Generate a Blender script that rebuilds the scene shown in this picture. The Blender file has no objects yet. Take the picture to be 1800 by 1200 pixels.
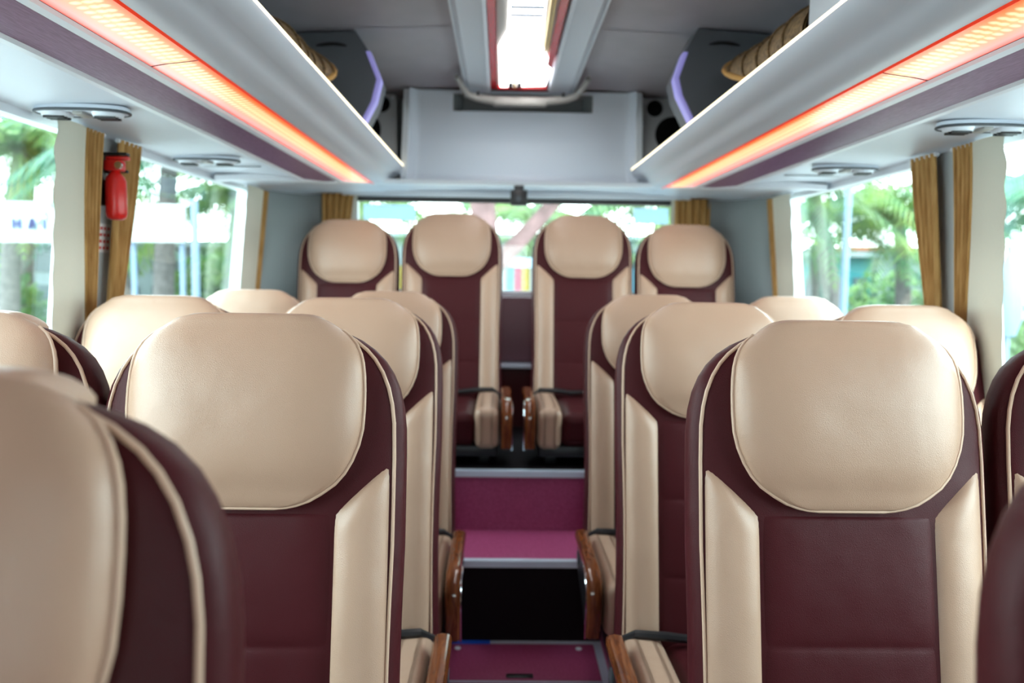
import bpy, bmesh, math, random
from mathutils import Vector, Matrix, Euler
R = math.radians
rnd = random.Random(7)
C = bpy.context.scene.collection
scene = bpy.context.scene

# ------------------------------------------------------------------ camera
cam_d = bpy.data.cameras.new('camera'); cam = bpy.data.objects.new('camera', cam_d); C.objects.link(cam)
cam_d.sensor_width = 36.0; cam_d.lens = 27.32; cam_d.clip_start = 0.03; cam_d.clip_end = 300
yaw, pitch, roll = R(.92), R(4.94), R(.8)
fw = Vector((math.sin(yaw)*math.cos(pitch), math.cos(yaw)*math.cos(pitch), -math.sin(pitch)))
rt = Vector((math.cos(yaw), -math.sin(yaw), 0)); up = rt.cross(fw)
rt2 = rt*math.cos(roll)+up*math.sin(roll); up2 = -rt*math.sin(roll)+up*math.cos(roll)
m = Matrix((rt2, up2, -fw)).transposed().to_4x4(); m.translation = Vector((-.08, 0, 1.33))
cam.matrix_world = m
cam_d.dof.use_dof = True; cam_d.dof.focus_distance = 1.25; cam_d.dof.aperture_fstop = 3.0
scene.camera = cam
# ------------------------------------------------------------------ colour and sky
scene.view_settings.view_transform = 'Standard'; scene.view_settings.look = 'None'
scene.view_settings.gamma = 1; scene.view_settings.exposure = 0.2; scene.view_settings.use_curve_mapping = False
w = bpy.data.worlds.new('sky'); scene.world = w; w.use_nodes = True
nt = w.node_tree; bg = nt.nodes['Background']
tc = nt.nodes.new('ShaderNodeTexCoord'); sp = nt.nodes.new('ShaderNodeSeparateXYZ'); cr = nt.nodes.new('ShaderNodeValToRGB')
nt.links.new(tc.outputs['Generated'], sp.inputs[0]); nt.links.new(sp.outputs[2], cr.inputs[0]); nt.links.new(cr.outputs[0], bg.inputs[0])
cr.color_ramp.elements[0].position = 0.0; cr.color_ramp.elements[0].color = (.92, .98, 1, 1)
cr.color_ramp.elements[1].position = .6; cr.color_ramp.elements[1].color = (.80, .93, 1, 1)
SKY = 10.0
bg.inputs[1].default_value = SKY
sd = bpy.data.lights.new('sun', 'SUN'); sd.energy = 4.0; sd.angle = R(3); sd.color = (1, .95, .85)
so = bpy.data.objects.new('sun', sd); C.objects.link(so); so.rotation_euler = Euler((R(32), R(14), 0)); so.location = (0, -3, 9)
def portal(loc, rot, sx, sy):
    d = bpy.data.lights.new('window_daylight_portal', 'AREA'); d.shape = 'RECTANGLE'; d.size = sx; d.size_y = sy
    d.cycles.is_portal = True
    o = bpy.data.objects.new('window_daylight_portal', d); C.objects.link(o); o.location = loc; o.rotation_euler = rot
for s in (-1, 1):
    for y0, y1 in ((-.05, 1.9), (2.3, 3.4)):
        portal((s*1.33, (y0+y1)/2, 1.25), Euler((0, s*R(90), 0)), .95, y1-y0)
portal((0, 4.25, 1.47), Euler((R(-90), 0, 0)), 1.7, .55)
portal((0, -4.7, 1.35), Euler((R(90), 0, 0)), 2.1, .9)

# ------------------------------------------------------------------ materials
def nodemat(name):
    mt = bpy.data.materials.new(name); mt.use_nodes = True
    return mt, mt.node_tree, mt.node_tree.nodes['Principled BSDF']
def mat(name, col, rough=.5, metal=0, bump=0, bscale=200, var=0, vscale=8, emit=None, estr=0, spec=.5, coat=0, sheen=0, sub=0):
    mt, t, p = nodemat(name)
    p.inputs['Base Color'].default_value = (*col, 1); p.inputs['Roughness'].default_value = rough
    p.inputs['Metallic'].default_value = metal; p.inputs['Specular IOR Level'].default_value = spec
    p.inputs['Coat Weight'].default_value = coat; p.inputs['Sheen Weight'].default_value = sheen
    c = t.nodes.new('ShaderNodeTexCoord')
    if var:
        n = t.nodes.new('ShaderNodeTexNoise'); n.inputs['Scale'].default_value = vscale; n.inputs['Detail'].default_value = 4
        r = t.nodes.new('ShaderNodeValToRGB')
        r.color_ramp.elements[0].position = .3; r.color_ramp.elements[1].position = .7
        r.color_ramp.elements[0].color = (*[v*(1-var) for v in col], 1); r.color_ramp.elements[1].color = (*[min(1, v*(1+var)) for v in col], 1)
        t.links.new(c.outputs['Object'], n.inputs['Vector']); t.links.new(n.outputs[0], r.inputs[0]); t.links.new(r.outputs[0], p.inputs['Base Color'])
    if bump:
        n = t.nodes.new('ShaderNodeTexNoise'); n.inputs['Scale'].default_value = bscale; n.inputs['Detail'].default_value = 3
        b = t.nodes.new('ShaderNodeBump'); b.inputs['Strength'].default_value = bump; b.inputs['Distance'].default_value = .002
        t.links.new(c.outputs['Object'], n.inputs['Vector']); t.links.new(n.outputs[0], b.inputs['Height']); t.links.new(b.outputs[0], p.inputs['Normal'])
    if emit:
        p.inputs['Emission Color'].default_value = (*emit, 1); p.inputs['Emission Strength'].default_value = estr
    return mt
def leather(name, col, rough, wr=.25, spec=.5):
    mt, t, p = nodemat(name); p.inputs['Specular IOR Level'].default_value = spec
    p.inputs['Base Color'].default_value = (*col, 1); p.inputs['Roughness'].default_value = rough
    c = t.nodes.new('ShaderNodeTexCoord')
    v = t.nodes.new('ShaderNodeTexVoronoi'); v.inputs['Scale'].default_value = 420; v.feature = 'DISTANCE_TO_EDGE'
    n = t.nodes.new('ShaderNodeTexNoise'); n.inputs['Scale'].default_value = 9; n.inputs['Detail'].default_value = 2
    b1 = t.nodes.new('ShaderNodeBump'); b1.inputs['Strength'].default_value = .35; b1.inputs['Distance'].default_value = .0012
    b2 = t.nodes.new('ShaderNodeBump'); b2.inputs['Strength'].default_value = wr; b2.inputs['Distance'].default_value = .02
    t.links.new(c.outputs['Object'], v.inputs['Vector']); t.links.new(c.outputs['Object'], n.inputs['Vector'])
    t.links.new(v.outputs['Distance'], b1.inputs['Height']); t.links.new(n.outputs[0], b2.inputs['Height'])
    t.links.new(b2.outputs[0], b1.inputs['Normal']); t.links.new(b1.outputs[0], p.inputs['Normal'])
    return mt
M = {}
M['maroon'] = leather('maroon_leather', (.054, .0085, .011), .43, spec=.15)
M['beige'] = leather('beige_leather', (.46, .298, .212), .34)
M['piping'] = mat('beige_piping', (.58, .40, .29), .45)
M['white'] = mat('grey_white_plastic', (.64, .70, .79), .42, bump=.05, bscale=300)
M['whitetrim'] = mat('white_gloss_trim', (.72, .77, .84), .3)
M['ceil'] = mat('ceiling_vinyl', (.40, .38, .43), .5, bump=.15, bscale=500, var=.05)
M['rackgrey'] = mat('rack_front_silver_grey', (.56, .60, .67), .36, metal=.1)
M['darkgrey'] = mat('dark_grey_plastic', (.06, .07, .08), .5)
M['black'] = mat('black_plastic', (.012, .012, .014), .35)
M['pillar'] = mat('grey_pillar_plastic', (.40, .42, .43), .5)
M['corner'] = mat('blue_grey_corner_plastic', (.17, .185, .195), .5)
M['mauve'] = mat('mauve_wall_panel', (.16, .075, .095), .5)
M['chrome'] = mat('chrome', (.75, .77, .82), .15, metal=1)
M['alu'] = mat('brushed_aluminium', (.60, .66, .78), .4, metal=.25)
M['base'] = mat('black_seat_frame', (.015, .015, .018), .4, metal=.3)
M['red'] = mat('red_enamel', (.62, .015, .012), .3)
M['signred'] = mat('sign_red_print', (.55, .05, .05), .5)
M['paper'] = mat('label_paper', (.72, .70, .70), .6)
M['lining'] = mat('off_white_curtain_lining', (.62, .61, .52), .9, bump=.3, bscale=120)
M['lav'] = mat('lavender_acrylic_edge', (.42, .40, .85), .3, emit=(.42, .38, 1), estr=.25)
M['lip'] = mat('warm_white_led_tape', (1, .9, .7), .4, emit=(1, .88, .60), estr=1.9)
M['panel'] = mat('emissive_white_panel', (.9, .9, .9), .4, emit=(1, .98, .97), estr=6)
M['gold'] = mat('gold_strip', (.75, .56, .20), .3, metal=.4)
M['redgloss'] = mat('red_gloss_strip', (.70, .02, .03), .2)
M['stepblack'] = mat('black_step_surface', (.008, .004, .006), .85, spec=.15)  # near-black surface of the lower riser and rear platform
M['blue'] = mat('blue_tape', (.01, .10, .62), .4)
M['beigeplastic'] = mat('grey_beige_plastic', (.33, .32, .30), .45)
M['sticker'] = mat('pale_blue_sticker', (.50, .66, .80), .5)
_t = M['sticker'].node_tree; _tl = _t.nodes.new('ShaderNodeBsdfTranslucent'); _tl.inputs[0].default_value = (.62, .76, .88, 1); _mx = _t.nodes.new('ShaderNodeMixShader'); _mx.inputs[0].default_value = .55
_t.links.new(_t.nodes['Principled BSDF'].outputs[0], _mx.inputs[1]); _t.links.new(_tl.outputs[0], _mx.inputs[2]); _t.links.new(_mx.outputs[0], _t.nodes['Material Output'].inputs[0])

def glass():
    mt, t, p = nodemat('window_glass'); out = t.nodes['Material Output']
    tr = t.nodes.new('ShaderNodeBsdfTransparent'); tr.inputs[0].default_value = (.93, 1, .985, 1)
    g = t.nodes.new('ShaderNodeBsdfGlossy'); g.inputs['Roughness'].default_value = .02
    lw = t.nodes.new('ShaderNodeLayerWeight'); lw.inputs[0].default_value = .5
    pw = t.nodes.new('ShaderNodeMath'); pw.operation = 'POWER'; pw.inputs[1].default_value = 5; t.links.new(lw.outputs['Facing'], pw.inputs[0])
    f = t.nodes.new('ShaderNodeMath'); f.operation = 'MULTIPLY_ADD'; f.inputs[1].default_value = .6; f.inputs[2].default_value = .02; t.links.new(pw.outputs[0], f.inputs[0])
    x = t.nodes.new('ShaderNodeMixShader'); t.links.new(f.outputs[0], x.inputs[0]); t.links.new(tr.outputs[0], x.inputs[1]); t.links.new(g.outputs[0], x.inputs[2])
    t.links.new(x.outputs[0], out.inputs[0]); return mt
M['glass'] = glass()
def wave_mat(name, c1, c2, scale, dist, rough, direction='X', detail=2, stretch=(1, 1, 1), spec=.5):
    mt, t, p = nodemat(name); c = t.nodes.new('ShaderNodeTexCoord'); mp = t.nodes.new('ShaderNodeMapping'); mp.inputs['Scale'].default_value = stretch
    wv = t.nodes.new('ShaderNodeTexNoise'); wv.inputs['Scale'].default_value = scale; wv.inputs['Detail'].default_value = detail; wv.inputs['Distortion'].default_value = dist
    r = t.nodes.new('ShaderNodeValToRGB'); r.color_ramp.elements[0].color = (*c1, 1); r.color_ramp.elements[1].color = (*c2, 1)
    r.color_ramp.elements[0].position = .35; r.color_ramp.elements[1].position = .65
    t.links.new(c.outputs['Object'], mp.inputs[0]); t.links.new(mp.outputs[0], wv.inputs['Vector']); t.links.new(wv.outputs[0], r.inputs[0]); t.links.new(r.outputs[0], p.inputs['Base Color'])
    p.inputs['Roughness'].default_value = rough; p.inputs['Specular IOR Level'].default_value = spec
    return mt
M['wood'] = wave_mat('polished_brown_wood', (.10, .026, .009), (.20, .058, .018), 12, 1.0, .12, stretch=(6, 1, 1))
M['purple'] = wave_mat('purple_brushed_veneer', (.145, .065, .14), (.225, .12, .225), 30, .4, .38, stretch=(25, 1, 25))
M['carpet'] = wave_mat('crimson_speckled_carpet', (.27, .028, .10), (.38, .06, .17), 160, 0, .6, detail=6)
M['curtain'] = wave_mat('gold_brown_curtain', (.40, .215, .07), (.56, .34, .13), 60, 0, .75, stretch=(1, 1, .15), spec=.2)
M['wicker'] = wave_mat('woven_rattan', (.11, .065, .025), (.32, .20, .09), 90, .5, .6, stretch=(1, 1, 1))
M['wickerrim'] = mat('rattan_rim_glow_tint', (.62, .33, .08), .4)  # orange glow on the rim is put into its colour

def led_mat():
    mt, t, p = nodemat('red_orange_led_strip')
    c = t.nodes.new('ShaderNodeTexCoord'); s = t.nodes.new('ShaderNodeSeparateXYZ'); t.links.new(c.outputs['UV'], s.inputs[0])
    r = t.nodes.new('ShaderNodeValToRGB'); e = r.color_ramp.elements
    e[0].position = 0; e[0].color = (.95, .16, .13, 1)
    e[1].position = 1; e[1].color = (.85, .07, .01, 1)
    for pos, col in ((.14, (1, .42, .40, 1)), (.38, (1, .45, .25, 1)), (.55, (1, .50, .22, 1)), (.72, (1, .38, .13, 1)), (.92, (1, .15, .03, 1))):
        k = e.new(pos); k.color = col
    t.links.new(s.outputs[0], r.inputs[0])
    def math_(op, a, b=None):
        n = t.nodes.new('ShaderNodeMath'); n.operation = op
        for i, v in enumerate((a, b)):
            if v is None: continue
            if isinstance(v, (int, float)): n.inputs[i].default_value = v
            else: t.links.new(v, n.inputs[i])
        return n.outputs[0]
    # rows of small diodes: two rows across, one every 2.2 cm along
    v = math_('MULTIPLY', s.outputs[1], 1/.022); fr = math_('SUBTRACT', math_('FRACT', v), .5); dv = math_('MULTIPLY', fr, fr)
    tot = None
    for row in (.40, .60, .76):
        du = math_('SUBTRACT', s.outputs[0], row); du = math_('MULTIPLY', math_('MULTIPLY', du, du), 50)
        d = math_('ADD', math_('MULTIPLY', dv, 4), du); g = math_('SUBTRACT', 1, math_('MULTIPLY', d, 1.6)); g = math_('MAXIMUM', g, 0)
        tot = g if tot is None else math_('ADD', tot, g)
    mx = t.nodes.new('ShaderNodeMix'); mx.data_type = 'RGBA'; mx.blend_type = 'ADD'; mx.inputs[7].default_value = (.35, .45, .32, 1)
    t.links.new(math_('MINIMUM', tot, 1), mx.inputs[0]); t.links.new(r.outputs[0], mx.inputs[6])
    p.inputs['Base Color'].default_value = (.5, .1, .05, 1); p.inputs['Roughness'].default_value = .25
    t.links.new(mx.outputs[2], p.inputs['Emission Color']); p.inputs['Emission Strength'].default_value = 1.05
    return mt
M['led'] = led_mat()
M['ledline'] = mat('red_led_edge_line', (.5, .02, .01), .3, emit=(.9, .05, .01), estr=.5)
# outdoors
def leafmat(name, c1, c2, scale=1.5):
    mt = wave_mat(name, c1, c2, scale, 0, .45, detail=3); t = mt.node_tree; p = t.nodes['Principled BSDF']
    p.inputs['Transmission Weight'].default_value = 0
    tl = t.nodes.new('ShaderNodeBsdfTranslucent'); ad = t.nodes.new('ShaderNodeMixShader'); ad.inputs[0].default_value = .4
    r = [n for n in t.nodes if n.type == 'VALTORGB'][0]; t.links.new(r.outputs[0], tl.inputs[0])
    t.links.new(p.outputs[0], ad.inputs[1]); t.links.new(tl.outputs[0], ad.inputs[2]); t.links.new(ad.outputs[0], t.nodes['Material Output'].inputs[0])
    return mt
M['palm'] = leafmat('palm_leaf', (.035, .12, .055), (.14, .22, .04))
M['palm2'] = leafmat('blue_green_palm_leaf', (.03, .12, .085), (.07, .18, .10))
M['leaf'] = leafmat('bush_leaf', (.03, .10, .035), (.10, .19, .045))
M['trunk'] = mat('palm_trunk_bark', (.09, .085, .085), .9, var=.3, vscale=12)
M['pinktrunk'] = mat('pinkish_tree_bark', (.17, .10, .10), .9, var=.3, vscale=6)
M['concrete'] = mat('pale_concrete_ground', (.26, .26, .255), .9, var=.1, vscale=1)
M['grass'] = mat('grass_verge', (.05, .12, .035), .9, var=.3, vscale=3)
M['banner'] = mat('white_banner', (.30, .34, .34), .6)
M['bluelet'] = mat('blue_lettering', (.005, .02, .12), .5)
M['bwall'] = mat('white_building_wall', (.17, .21, .22), .8, var=.08)
M['teal'] = mat('teal_building_wall', (.02, .17, .19), .7)
M['bwin'] = mat('dark_teal_window', (.02, .05, .055), .3)
M['pole'] = mat('pale_blue_pole', (.12, .18, .26), .5)
M['bikered'] = mat('red_scooter_body', (.45, .02, .03), .4)
M['orange'] = mat('orange_awning', (.24, .09, .05), .7)
for nme, c in (('f_y', (.24, .18, .02)), ('f_r', (.24, .012, .05)), ('f_c', (.04, .17, .24)), ('f_w', (.22, .24, .24))): M[nme] = mat(nme.replace('f_', 'fence_paint_'), c, .6)

# ------------------------------------------------------------------ mesh helpers
OFF = {}
class MB:
    def __init__(s): s.v = []; s.f = []; s.uv = None; s.mi = []
    def add(s, v, f, mi=0):
        o = len(s.v); s.v += [tuple(p) for p in v]; s.f += [tuple(i+o for i in q) for q in f]; s.mi += [mi]*len(f); return s
    def box(s, x0, x1, y0, y1, z0, z1, mi=0):
        v = [(x, y, z) for z in (z0, z1) for y in (y0, y1) for x in (x0, x1)]
        return s.add(v, [(0, 2, 3, 1), (4, 5, 7, 6), (0, 1, 5, 4), (2, 6, 7, 3), (0, 4, 6, 2), (1, 3, 7, 5)], mi)
    def rbox(s, x0, x1, y0, y1, z0, z1, r, seg=3, mi=0, fn=None, sub=0):
        b = bmesh.new(); bmesh.ops.create_cube(b, size=1)
        for v in b.verts: v.co = ((x0+x1)/2+v.co.x*(x1-x0), (y0+y1)/2+v.co.y*(y1-y0), (z0+z1)/2+v.co.z*(z1-z0))
        if sub:
            bmesh.ops.subdivide_edges(b, edges=b.edges[:], cuts=sub, use_grid_fill=True)
            eds = [e for e in b.edges if len(e.link_faces) == 2 and e.calc_face_angle(0) > .5]
        else: eds = b.edges[:]
        bmesh.ops.bevel(b, geom=eds, offset=r, segments=seg, profile=.5, affect='EDGES')
        if fn:
            for v in b.verts: v.co = fn(v.co)
        b.verts.index_update()
        s.add([v.co[:] for v in b.verts], [[v.index for v in f.verts] for f in b.faces], mi); b.free(); return s
    def grid(s, fn, nu, nv, cu=False, cv=False, mi=0):
        v = [fn(i/(nu if cu else nu-1), j/(nv if cv else nv-1)) for j in range(nv) for i in range(nu)]
        f = []
        for j in range(nv if cv else nv-1):
            for i in range(nu if cu else nu-1):
                a = j*nu+i; b_ = j*nu+(i+1) % nu; c_ = ((j+1) % nv)*nu+(i+1) % nu; d = ((j+1) % nv)*nu+i
                f.append((a, b_, c_, d))
        return s.add(v, f, mi)
    def tube(s, pts, r, n=8, closed=False, mi=0, cap=True):
        pts = [Vector(p) for p in pts]; L = len(pts); rs = r if isinstance(r, (list, tuple)) else [r]*L
        v = []; nrm = None
        for i, p in enumerate(pts):
            a = pts[(i-1) % L] if (closed or i) else p; b = pts[(i+1) % L] if (closed or i < L-1) else p
            t = (b-a).normalized()
            if nrm is None:
                nrm = t.orthogonal().normalized()
            nrm = (nrm - t*nrm.dot(t)).normalized(); bn = t.cross(nrm)
            for k in range(n):
                an = 2*math.pi*k/n; v.append(p+(nrm*math.cos(an)+bn*math.sin(an))*rs[i])
        f = []
        for i in range(L if closed else L-1):
            for k in range(n):
                f.append((i*n+k, i*n+(k+1) % n, ((i+1) % L)*n+(k+1) % n, ((i+1) % L)*n+k))
        if cap and not closed: f += [tuple(range(n))[::-1], tuple(range((L-1)*n, L*n))]
        return s.add(v, f, mi)
    def prism(s, poly, fn, a, b, mi=0):      # poly [(p,q)], fn(p,q,t)
        n = len(poly); v = [fn(p, q, a) for p, q in poly]+[fn(p, q, b) for p, q in poly]
        f = [tuple(range(n)), tuple(range(n, 2*n))[::-1]]+[(i, (i+1) % n, n+(i+1) % n, n+i) for i in range(n)]
        return s.add(v, f, mi)
    def build(s, name, mats, parent=None, smooth=True, local=False, kind=None, ang=40, **tg):
        me = bpy.data.meshes.new(name); off = Vector((0, 0, 0))
        if not local:
            if parent is not None: off = OFF.get(parent.name, Vector((0, 0, 0)))
            else:
                xs = [p[0] for p in s.v]; ys = [p[1] for p in s.v]; zs = [p[2] for p in s.v]
                off = Vector(((min(xs)+max(xs))/2, (min(ys)+max(ys))/2, min(zs)))
        me.from_pydata([tuple(Vector(p)-off) for p in s.v], [], s.f)
        for mm in (mats if isinstance(mats, (list, tuple)) else [mats]): me.materials.append(mm)
        me.polygons.foreach_set('material_index', s.mi)
        b = bmesh.new(); b.from_mesh(me); bmesh.ops.recalc_face_normals(b, faces=b.faces); b.to_mesh(me); b.free()
        if smooth:
            me.polygons.foreach_set('use_smooth', [True]*len(me.polygons)); me.set_sharp_from_angle(angle=R(ang))
        if s.uv:
            ul = me.uv_layers.new(name='UVMap')
            for l in me.loops: ul.data[l.index].uv = s.uv[l.vertex_index]
        me.update()
        o = bpy.data.objects.new(name, me); C.objects.link(o)
        if parent is not None:
            o.parent = parent
            if not local: OFF[o.name] = off
        else:
            if not local: o.location = off; OFF[o.name] = off
        if kind: o['kind'] = kind
        for k, vv in tg.items(): o[k] = vv
        return o
def thing(name, label, cat, loc=(0, 0, 0), group=None):
    o = bpy.data.objects.new(name, None); C.objects.link(o); o.location = loc; o.empty_display_size = .1
    o['label'] = label; o['category'] = cat
    if group: o['group'] = group
    OFF[o.name] = Vector(loc); return o
def kids(o): return [c for c in bpy.data.objects if c.parent == o]
def copy_tree(o, parent=None):
    c = o.copy(); C.objects.link(c); c.parent = parent
    for k in kids(o): copy_tree(k, c)
    return c
def lerp(a, b, t): return a+(b-a)*t
def sstep(a, b, x):
    t = max(0, min(1, (x-a)/(b-a))); return t*t*(3-2*t)

# ------------------------------------------------------------------ bus shell
Y0, Y1 = -4.6, 4.10
def hw(z):    # inner half width of the leaning side walls
    return 1.17+(1.69-z)*.10 if z > .8 else 1.259
st = dict(kind='structure')
trimn = [0]
def trim():
    trimn[0] += 1; return 'trim_%d' % trimn[0]
f = MB(); f.box(-.30, .30, Y0, 2.72, -.05, 0); f.build('floor', M['carpet'], smooth=False, **st)
# aluminium frame round the floor hatch and its far edge
f = MB()
for s in (-1, 1): f.box(s*.30, s*.272, -.6, 2.72, 0, .004)
f.box(-.272, .272, 2.695, 2.72, 0, .004); f.box(-.272, .272, 2.435, 2.441, 0, .004)
f.build(trim(), M['alu'], smooth=False, **st)
h = thing('floor_hatch', 'crimson speckled hatch set into the aisle floor, in front of the first step', 'hatch', (0, 2.57, .0))
f = MB(); f.rbox(-.270, .270, 2.443, 2.693, .0005, .006, .002, 2); f.build('lid', M['carpet'], h)
for x in (-.215, .215):
    f = MB(); f.tube([(x, 2.655, .0055), (x, 2.655, .009)], .011, 14); f.build('screw', M['whitetrim'], h)
f = MB(); f.rbox(-.045, .045, 2.452, 2.474, .004, .012, .003, 2); f.build('handle', M['black'], h)
f = MB(); f.box(-.285, -.10, 2.688, 2.712, .0065, .0085); f.build('tape_strip', M['blue'], smooth=False, label='short blue tape strip along the far edge of the aisle hatch', category='tape')
f = MB()
for s in (-1, 1): f.box(s*.30, s*1.259, Y0, 3.05, -.05, .12)
f.build('floor_platform', M['carpet'], smooth=False, **st)
f = MB(); f.box(-1.259, 1.259, 3.07, Y1, -.05, .54); f.box(-1.259, -.30, 3.05, 3.07, -.05, .54); f.box(.30, 1.259, 3.05, 3.07, -.05, .54)
f.build('floor_platform', M['stepblack'], smooth=False, **st)
f = MB(); f.box(-.30, .30, 3.062, 3.071, .30, .535); f.build(trim(), M['carpet'], smooth=False, **st)
f = MB(); f.box(-.30, .30, 2.72, 2.80, -.05, .30); f.box(-.30, .30, 2.80, 3.07, -.05, .296); f.build('floor_step', [M['stepblack'], M['carpet']], smooth=False, **st)
bpy.data.objects['floor_step'].data.polygons.foreach_set('material_index', [0]*6+[1]*6)
f = MB(); f.box(-.30, .30, 2.712, 2.74, .280, .304); f.box(-.30, .30, 2.80, 3.065, .296, .300, 1); f.build(trim(), [M['alu'], M['carpet']], smooth=False, **st)
f = MB(); f.box(-.30, .30, 3.055, 3.09, .520, .5445); f.build(trim(), M['alu'], smooth=False, **st)
f = MB(); f.box(-.30, .30, 2.74, 2.80, .2995, .3035); f.build(trim(), M['carpet'], smooth=False, **st)

def wallquad(mb, s, y0, y1, z0, z1, t=.05):
    v = []
    for z in (z0, z1):
        for y in (y0, y1):
            for d in (0, t): v.append((s*(hw(z)+d), y, z))
    mb.add(v, [(0, 1, 3, 2), (4, 6, 7, 5), (0, 4, 5, 1), (2, 3, 7, 6), (0, 2, 6, 4), (1, 5, 7, 3)])
SILL, TOP = .85, 1.69
wn = 0
for s, side in ((-1, 'left'), (1, 'right')):
    f = MB()
    wallquad(f, s, Y0, 3.55, -.05, .79); wallquad(f, s, Y0, 3.55, .79, SILL)
    for a, b in ((Y0, -.02), (2.06, 2.30), (3.42, 3.55)): wallquad(f, s, a, b, SILL, TOP)  # unseen stretch behind the camera made solid instead of windows to cut frontal light
    wallquad(f, s, Y0, Y1, TOP, 2.25)
    f.build('wall_%s' % side, M['pillar'], smooth=False, **st)
    for a, b in ((-.02, 2.06), (2.30, 3.42)):
        wn += 1
        g = MB()
        for z0, z1 in ((SILL, SILL+.025), (TOP-.02, TOP)): wallquad(g, s, a, b, z0, z1, .04)
        for y0, y1 in ((a, a+.02), (b-.02, b)): wallquad(g, s, y0, y1, SILL+.025, TOP-.02, .04)
        wo = g.build('window_%d' % wn, M['whitetrim'], smooth=False, **st)
        g = MB(); v = []
        for z in (SILL+.02, TOP-.015):
            for y in (a+.01, b-.01):
                for d in (.036, .041): v.append((s*(hw(z)+d), y, z))
        g.add(v, [(0, 1, 3, 2), (4, 6, 7, 5), (0, 4, 5, 1), (2, 3, 7, 6), (0, 2, 6, 4), (1, 5, 7, 3)])
        g.build('glass_pane', M['glass'], wo, smooth=False)
    # rounded rear corner pillar
    f = MB()
    def cp(u, z):
        a = u*math.pi/2; r = .34
        x = hw(z)-.005-r*(1-math.cos(a))*.82; y = 3.52+(Y1-3.52)*math.sin(a)
        return (s*x, y, z)
    f.grid(lambda u, v: cp(u, lerp(.5, 1.80, v)), 14, 8); f.grid(lambda u, v: tuple(Vector(cp(u, lerp(.5, 1.80, v)))+Vector((s*.03, .03, 0))), 14, 8)
    f.build(trim(), M['corner'], **st)
# rear wall with its window opening
f = MB()
XW = .84; ZB, ZT = 1.225, 1.725
f.box(-1.26, 1.26, Y1, Y1+.05, .5, ZB); f.box(-1.26, 1.26, Y1, Y1+.05, ZT, 2.28)
f.box(-1.26, -XW, Y1, Y1+.05, ZB, ZT); f.box(XW, 1.26, Y1, Y1+.05, ZB, ZT)
f.build('wall_rear', M['corner'], smooth=False, **st)
f = MB(); f.rbox(-.95, .95, 4.04, 4.10, .875, ZB-.01, .01, 2); f.build(trim(), M['mauve'], **st)
f = MB(); f.rbox(-.95, .95, 3.98, 4.10, .845, .870, .006, 2); f.build(trim(), M['alu'], **st)
f = MB(); f.box(-.95, .95, 4.0, 4.10, .5401, .845); f.build(trim(), M['maroon'], smooth=False, **st)
wn += 1
f = MB(); f.box(-XW, XW, 4.085, Y1+.03, ZB-.005, ZB+.018); f.box(-XW, -XW+.015, 4.09, Y1+.03, ZB, ZT); f.box(XW-.015, XW, 4.09, Y1+.03, ZB, ZT)
wr = f.build('window_%d' % wn, M['whitetrim'], smooth=False, **st)
g = MB(); g.box(-XW, XW, 4.075, Y1+.02, ZT-.028, ZT); g.build('window_seal', M['black'], wr, smooth=False)
g = MB(); g.box(-XW, XW, Y1+.03, Y1+.036, ZB, ZT); g.build('glass_pane', M['glass'], wr, smooth=False)
for nm, a, b in (('pale blue sticker in the upper left corner of the rear window', -.80, -.53), ('pale blue sticker in the upper right corner of the rear window', .62, .80)):
    g = MB(); g.rbox(a, b, Y1+.026, Y1+.0295, 1.605, 1.685, .001, 1); g.build('window_sticker', M['sticker'], label=nm, category='sticker')
# front end with windscreen behind the viewer
f = MB(); f.box(-1.26, 1.26, Y0-.05, Y0, -.05, .9); f.box(-1.26, 1.26, Y0-.05, Y0, 1.8, 2.28); f.box(-1.26, -1.05, Y0-.05, Y0, .9, 1.8); f.box(1.05, 1.26, Y0-.05, Y0, .9, 1.8)
f.build('wall_front', M['pillar'], smooth=False, **st)
wn += 1; f = MB(); f.box(-1.05, 1.05, Y0-.03, Y0-.024, .9, 1.8); f.build('window_%d' % wn, M['glass'], smooth=False, **st)
# ceiling
f = MB()
prof = [(-1.22, 2.06), (-1.05, 2.16), (-.85, 2.21), (-.24, 2.232), (.24, 2.232), (.85, 2.21), (1.05, 2.16), (1.22, 2.06)]
def cl(u, y):
    i = min(int(u*7), 6); t = u*7-i; return (lerp(prof[i][0], prof[i+1][0], t), y, lerp(prof[i][1], prof[i+1][1], t))
f.grid(lambda u, v: cl(u, lerp(Y0, Y1, v)), 8, 2)
f.grid(lambda u, v: tuple(Vector(cl(u, lerp(Y0, Y1, v)))+Vector((0, 0, .05))), 8, 2)
f.build('ceiling', M['ceil'], **st)
for y in (-.3, 1.3, 2.93):
    f = MB(); f.grid(lambda u, v: tuple(Vector(cl(u, y+v*.008))-Vector((0, 0, .003))), 8, 2); f.build(trim(), M['ceil'], **st)

# rear header panel (cove between ceiling and rear window)
f = MB()
def hdr(u, v):
    # u across, v down
    half = lerp(.545, .575, v)
    x = lerp(-half, half, u)+.02
    ax = abs(x-.02)/half
    y = 3.86+.10*sstep(0, .55, v)+.02*v
    z = 2.215-.435*v
    y -= .05*sstep(.93, 1.0, ax)*1.0
    if v > .9: y -= .03*sstep(.9, 1, v)
    return (x, y, z)
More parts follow.
